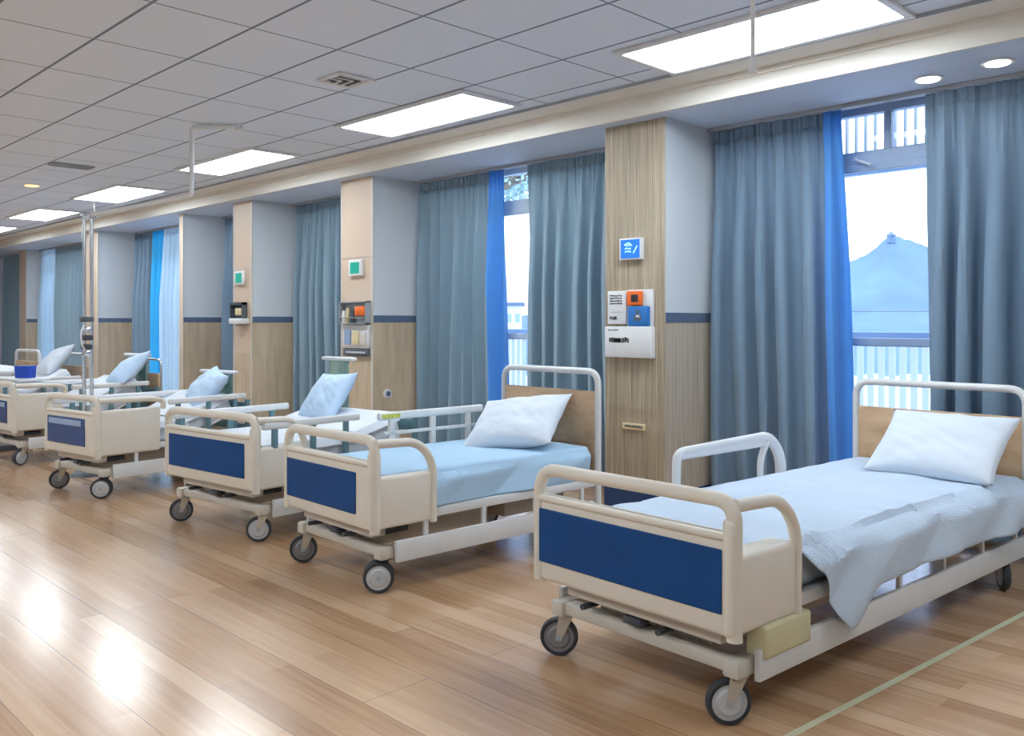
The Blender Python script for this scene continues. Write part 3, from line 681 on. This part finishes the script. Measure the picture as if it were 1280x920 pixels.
        if hb == 'mixed':
            b = MB(); b.span((-hx+.02,L+.016,.30*H),(hx-.02,L+.04,.60*H),.008); b.build('headboard', oakh, e)
            b = MB(); b.sweep([(-hx,L+.06,.4*H),(-hx,L+.06,zh-.06),(hx*.9,L+.06,zh-.06),(hx*.9,L+.06,.4*H)], .014, .08, 10); b.build('head_rail', chrome, e)
    # side rails: (side, y0, y1, z, kind)
    for (s_, y0, y1, z, kd) in P.get('rails', ()):
        y0 *= H; y1 *= H; z *= H; x_ = s_*(hw+.0)
        k = MB()
        if kd == 'arch':
            k.sweep([(x_,y0,.30*H),(x_,y0+.01,z),(x_,y1-.06,z+.02),(x_,y1+.06,z-.10),(x_,y1+.06,.30*H)], .022, [.05,.16,.10], 14, ry=.03, nf=8)
            k.sweep([(x_,y1-.14,.30*H),(x_,y1-.14,z-.09),(x_,y1-.06,z-.0)], .018, .08, 12)
            k.span((x_-.02,y0+.03,z-.035),(x_+.02,y1-.10,z+.020),.014,3)
            k.build('side_rail', white, e)
        else:
            k.span((x_-.018,y0,z-.025),(x_+.018,y1,z+.025),.014,3); o = k.build('side_rail', white, e)
            for f_ in (.12,.5,.85):
                k = MB(); yy = y0+(y1-y0)*f_; k.span((x_-.012,yy-.02,.30*H),(x_+.012,yy+.02,z-.02),.004)
                k.build('rail_post', steelw if kd == 'bar' else greyteal, o)
            if kd == 'bar':
                k = MB(); k.span((x_+.0185,y0+.02,z-.014),(x_+.0215,y0+.16,z+.014)); k.build('rail_label', greenl, o)
                k = MB(); k.span((x_-.012,y0+.05,z-.12),(x_+.012,y1-.02,z-.10),.004); k.build('lower_bar', steelw, o)
    e['mt'] = mt
    return e, dict(mw=mw, fl=P.get('fl', .012), w=w, hw=hw, L=L, mt=mt, mb=mb, ra=ra, yh=yh, rl=P.get('rl', .62))

def seg_dist(x, y, ax, ay, bx, by):
    t = max(0, min(1, ((x-ax)*(bx-ax)+(y-ay)*(by-ay))/((bx-ax)**2+(by-ay)**2))); t_ = math.sin(t*3.14)*.06
    return math.hypot(x-ax-(bx-ax)*t-t_, y-ay-(by-ay)*t)
def sheet(bed, G_, label, m, hang_near, hang_far, y0, y1, rum=.006, seed=0, name='bed_sheet', folds=()):
    """cloth over the mattress; hang_near(v): how far it hangs on the near side"""
    hw = G_['hw']-G_['mw']; fl = G_['fl']; mt = G_['mt']; ra, yh, mb = G_['ra'], G_['yh'], G_['mb']; rr = .03
    def prof(s):                                # along the length
        if ra and s > yh-.03:
            d = s-(yh-.03); th_ = mt-mb; ox, oz = yh-.02, mb+.02
            return ox-th_*math.sin(ra)+d*math.cos(ra)+0.006*-math.sin(ra), oz+th_*math.cos(ra)+d*math.sin(ra)+.006, ra
        return s, mt, 0
    k = MB()
    def fn(u, v):
        s = y0+(y1-y0)*v; yy, zz, a = prof(s); hn = hang_near(v); hf = hang_far(v); wt = 2*hw+hn+hf
        d = u*wt-hf                              # 0 at far edge .. 2hw at near edge
        n1 = noise.noise(Vector((d*3.1+seed,s*2.3,seed))); n2 = noise.noise(Vector((d*9+seed*2,s*7,1.3)))
        if d < 0: x = -hw-.012-.01*abs(n1); z = zz+.006+d; 
        elif d > 2*hw:
            q = d-2*hw; x = hw+fl+.020*math.sin(min(1,q/.08)*1.57)*(.3+.7*abs(math.sin(s*8+q*9+seed)))+.012*abs(n1)+min(1,q/.05)*.013*(1+math.sin(11*(s*.8+q*1.6)+seed+2*n1))
            z = zz+.006-q; 
            if q < .035: x = hw+fl*(q/.035)+.002; z = zz+.006-(q*q/.035)*.6-.0
        else:
            x = -hw+d
            z = zz+.007+rum*(1.0+n1*1.2+n2*.5+0.0)+sum(h_*math.exp(-(seg_dist(x,s,*ab)/w_)**2) for ab,h_,w_ in folds)
        yy2 = yy+.02*n1*(1 if d > 2*hw else 0)
        return (x, yy2, z)
    k.grid(fn, 100, 170)
    o = k.build(name, m, None); o.location = bed.location; o.rotation_euler = bed.rotation_euler
    md = o.modifiers.new('thick','SOLIDIFY'); md.thickness = .003; md.offset = 1
    return tag(o, label, 'bed sheet', 'bed sheets')

def pillow(bed, x, y, z, w, d, t, tilt, yaw, label, m, seed=0, roll=0):
    b = bmesh.new(); n = 34; rings = []
    def P(i, j, s):
        u, v = i/n*2-1, j/n*2-1
        e_ = (1-abs(u)**2.6)*(1-abs(v)**2.6); th_ = max(0, e_)**.52
        pin = 1-.07*(1-abs(v)**2)*abs(u)**3; pv = 1-.09*(1-abs(u)**2)*abs(v)**3
        wr = noise.noise(Vector((u*2.2+seed,v*2.2,s+seed)))*.15+noise.noise(Vector((u*6+seed,v*6,s)))*.045+(1-abs(noise.noise(Vector((u*2.5+v*3+seed,v*1.2,s+9)))*3))*.05
        cr_ = .14*math.sin(9*math.atan2(v,u)+seed)*max(0,math.hypot(u,v)-.55)
        return Vector((u*w/2*pin, v*d/2*pv, s*(t/2*th_*(1+wr+cr_))+.01*(abs(u)**4)*(abs(v)**4)))
    top = [[b.verts.new(P(i,j,1)) for j in range(n+1)] for i in range(n+1)]
    bot = [[(top[i][j] if i in (0,n) or j in (0,n) else b.verts.new(P(i,j,-1))) for j in range(n+1)] for i in range(n+1)]
    for i in range(n):
        for j in range(n):
            b.faces.new((top[i][j],top[i+1][j],top[i+1][j+1],top[i][j+1])); b.faces.new((bot[i][j],bot[i][j+1],bot[i+1][j+1],bot[i+1][j]))
    me = bpy.data.meshes.new('pillow'); bmesh.ops.recalc_face_normals(b, faces=b.faces[:]); b.to_mesh(me); b.free(); me.materials.append(m)
    me.polygons.foreach_set('use_smooth',[True]*len(me.polygons))
    o = bpy.data.objects.new('pillow', me); C.objects.link(o)
    M = Matrix.Translation(bed.location) @ Matrix.Rotation(bed.rotation_euler.z,4,'Z') @ Matrix.Translation((x,y,z)) @ Matrix.Rotation(R(yaw),4,'Z') @ Matrix.Rotation(R(tilt),4,'X') @ Matrix.Rotation(R(roll),4,'Z')
    o.matrix_world = M
    return tag(o, label, 'pillow', 'pillows on the beds')

def lerp(pts, v):
    for (a, p), (b, q) in zip(pts, pts[1:]):
        if v <= b: t = (v-a)/(b-a) if b > a else 0; t = t*t*(3-2*t); return p+(q-p)*t
    return pts[-1][1]
# nearest bed
bed, g1 = make_bed(dict(c=1.468, y=1.87, w=.684, L=1.93, t=-3.5, wrap=.285, box=True, wa=(-38,-48), bx=(.022,.034), mw=.032, fl=.062, zh=.742, zw=.635,
    rails=((-1,.66,1.28,.545,'arch'),)), 'nearest hospital bed, cream with a long blue footboard, at the right of the photo')
sheet(bed, g1, 'pale blue crinkled sheet with a hanging corner on the nearest bed', sheetm,
      lambda v: lerp([(0,.0),(.11,.0),(.128,.07),(.222,.33),(.245,.335),(.30,.215),(.6,.205),(1,.235)], v), lambda v: .05, .13, g1['L']-.06, .011, 3, folds=[((.12,2.05,.47,.95),.011,.09),((.30,1.9,.50,1.45),.010,.07),((-.05,1.3,.40,.62),.018,.07),((.05,.75,.44,.48),.016,.06),((.36,1.25,.5,1.0),.009,.05)])
pillow(bed, .16, g1['L']-.32, g1['mt']+.175, .68, .50, .17, 38, 0, 'plump white pillow leaning on the wooden headboard of the nearest bed', pillm, 1)
# second bed
bed, g2 = make_bed(dict(c=2.935, y=1.885, w=.635, L=1.23, t=-2, wrap=.28, wa=(-35,-30), bx=(.03,.14), dbl=True, mt=.425, zh=.775, zw=.685, blue=(.445,.29),
    rails=((-1,.46,1.08,.575,'bar'),)), 'second hospital bed from the right, cream, with a sky blue sheet hanging to its frame')
sheet(bed, g2, 'smooth sky blue sheet covering the side of the second bed from the right', sheetb, lambda v: .19, lambda v: .06, .10, g2['L']-.06, .004, 7)
pillow(bed, .04, g2['L']-.33, g2['mt']+.16, .64, .50, .17, 34, 10, 'white pillow propped diagonally on the second bed with the sky blue sheet', pillm, 5, roll=12)
# third bed
bed, g3 = make_bed(dict(c=3.97, y=1.90, w=.74, L=1.02, t=6, wrap=.28, wa=(-42,-30), bx=(.05,.09), mt=.43, hb='screen', zh=.80, gx=(-1.1,-.35), **{'raise':14}, rl=.46,
    rails=((-1,.0,.74,.53,'long'),(1,.05,.62,.53,'long'))), 'third hospital bed from the right, with a tilted backrest and long white side rails')
sheet(bed, g3, 'white sheet on the third bed from the right', sheetw, lambda v: .05, lambda v: .05, .10, g3['L']-.12, .004, 9)
pillow(bed, -.19, g3['L']-.28, g3['mt']+.215, .48, .46, .15, 52, -8, 'pale blue rounded pillow propped steeply on the third bed from the right', pillb, 8, roll=4)
# fourth bed
bed, g4 = make_bed(dict(c=5.42, y=1.76, w=.58, L=1.02, t=8, wrap=.40, ws=.50, wa=(-40,-20), bx=(.05,.15), bm=bluepale, mt=.40, hb='screen', zh=.68, **{'raise':22}, rl=.50, lowarch=True, dbl=True,
    m=cream, rails=((-1,.05,1.0,.525,'long'),(1,.45,1.0,.525,'long'))), 'fourth hospital bed from the right, with a glossy blue insert and tall closed side wing')
sheet(bed, g4, 'white sheet on the fourth bed from the right', sheetw, lambda v: .05, lambda v: .05, .10, g4['L']-.12, .004, 11)
pillow(bed, .04, g4['L']-.20, g4['mt']+.235, .66, .44, .17, 45, -20, 'pale blue puffy pillow on the fourth bed from the right', pillb, 13, roll=-8)
# fifth bed
bed, g5 = make_bed(dict(c=7.05, y=1.80, w=.60, L=1.05, t=4, wrap=.34, ws=.50, wa=(20,60), bx=(.05,.12), bm=bluepale, mt=.42, hb='mixed', zh=.75, **{'raise':24}, rl=.52, lowarch=True,
    m=cream, rails=((-1,.05,1.0,.53,'long'),(1,.40,.98,.53,'long'))), 'fifth hospital bed from the right, cut by the left edge, before the chrome post')
sheet(bed, g5, 'white sheet on the fifth bed from the right', sheetw, lambda v: .05, lambda v: .05, .10, g5['L']-.12, .004, 14)
pillow(bed, .13, g5['L']-.22, g5['mt']+.27, .70, .48, .16, 48, -14, 'white pointed pillow propped up on the fifth bed, right of the chrome post', pillb, 17, roll=14)
# sixth and seventh beds, mostly out of the frame
bed, g6 = make_bed(dict(c=8.15, y=1.75, w=.60, L=.98, t=4, wrap=.34, ws=.50, wa=(20,60), mt=.44, hb='wood', zh=.72, zw=.62, **{'raise':26}, rl=.52, lowarch=True,
    rails=((1,.30,.9,.53,'long'),)), 'sixth hospital bed, only its head end visible at the far left')
sheet(bed, g6, 'white sheet on the sixth bed at the far left', sheetw, lambda v: .05, lambda v: .05, .10, g6['L']-.12, .004, 16)
pillow(bed, -.08, g6['L']-.24, g6['mt']+.30, .64, .48, .16, 48, -10, 'white pillow on the far left bed, left of the chrome post', pillm, 19, roll=10)
bed, g7 = make_bed(dict(c=9.5, y=1.75, w=.60, L=.98, t=4, wrap=.34, ws=.50, wa=(20,60), mt=.44, hb='wood', zh=.72, zw=.62, **{'raise':20}, rl=.52, lowarch=True,
    rails=((1,.30,.9,.53,'long'),)), 'farthest hospital bed, a sliver at the left edge of the photo')
sheet(bed, g7, 'white sheet on the farthest bed at the left edge', sheetw, lambda v: .05, lambda v: .05, .10, g7['L']-.12, .004, 18)
# overbed table with blue bin
p = at(30, 472, 6.75*H)
e = empty('overbed_table', (p.x,p.y,0), R(4), 'pale overbed table across the sixth bed at far left', 'table')
ZT = p.z-.001
MB().span((-.36,-.16,ZT-.025),(.30,.16,ZT),.008).build('tabletop', white, e)
MB().span((-.34,-.02,.06),(-.30,.02,ZT-.025),.006).build('column', greyteal, e)
MB().span((-.38,-.20,.0),(-.28,.20,.06),.008).build('base', gunm, e)
b = MB(); b.prism([(-.075,0),(.075,0),(.085,.13),(-.085,.13)],1,-.06,.06)
o = b.build('storage_bin', bluebin); o.location = (p.x+.05,p.y,ZT+.0005); o.rotation_euler = (0,0,R(40)); tag(o, 'small cobalt blue bin on the overbed table at far left', 'bin')
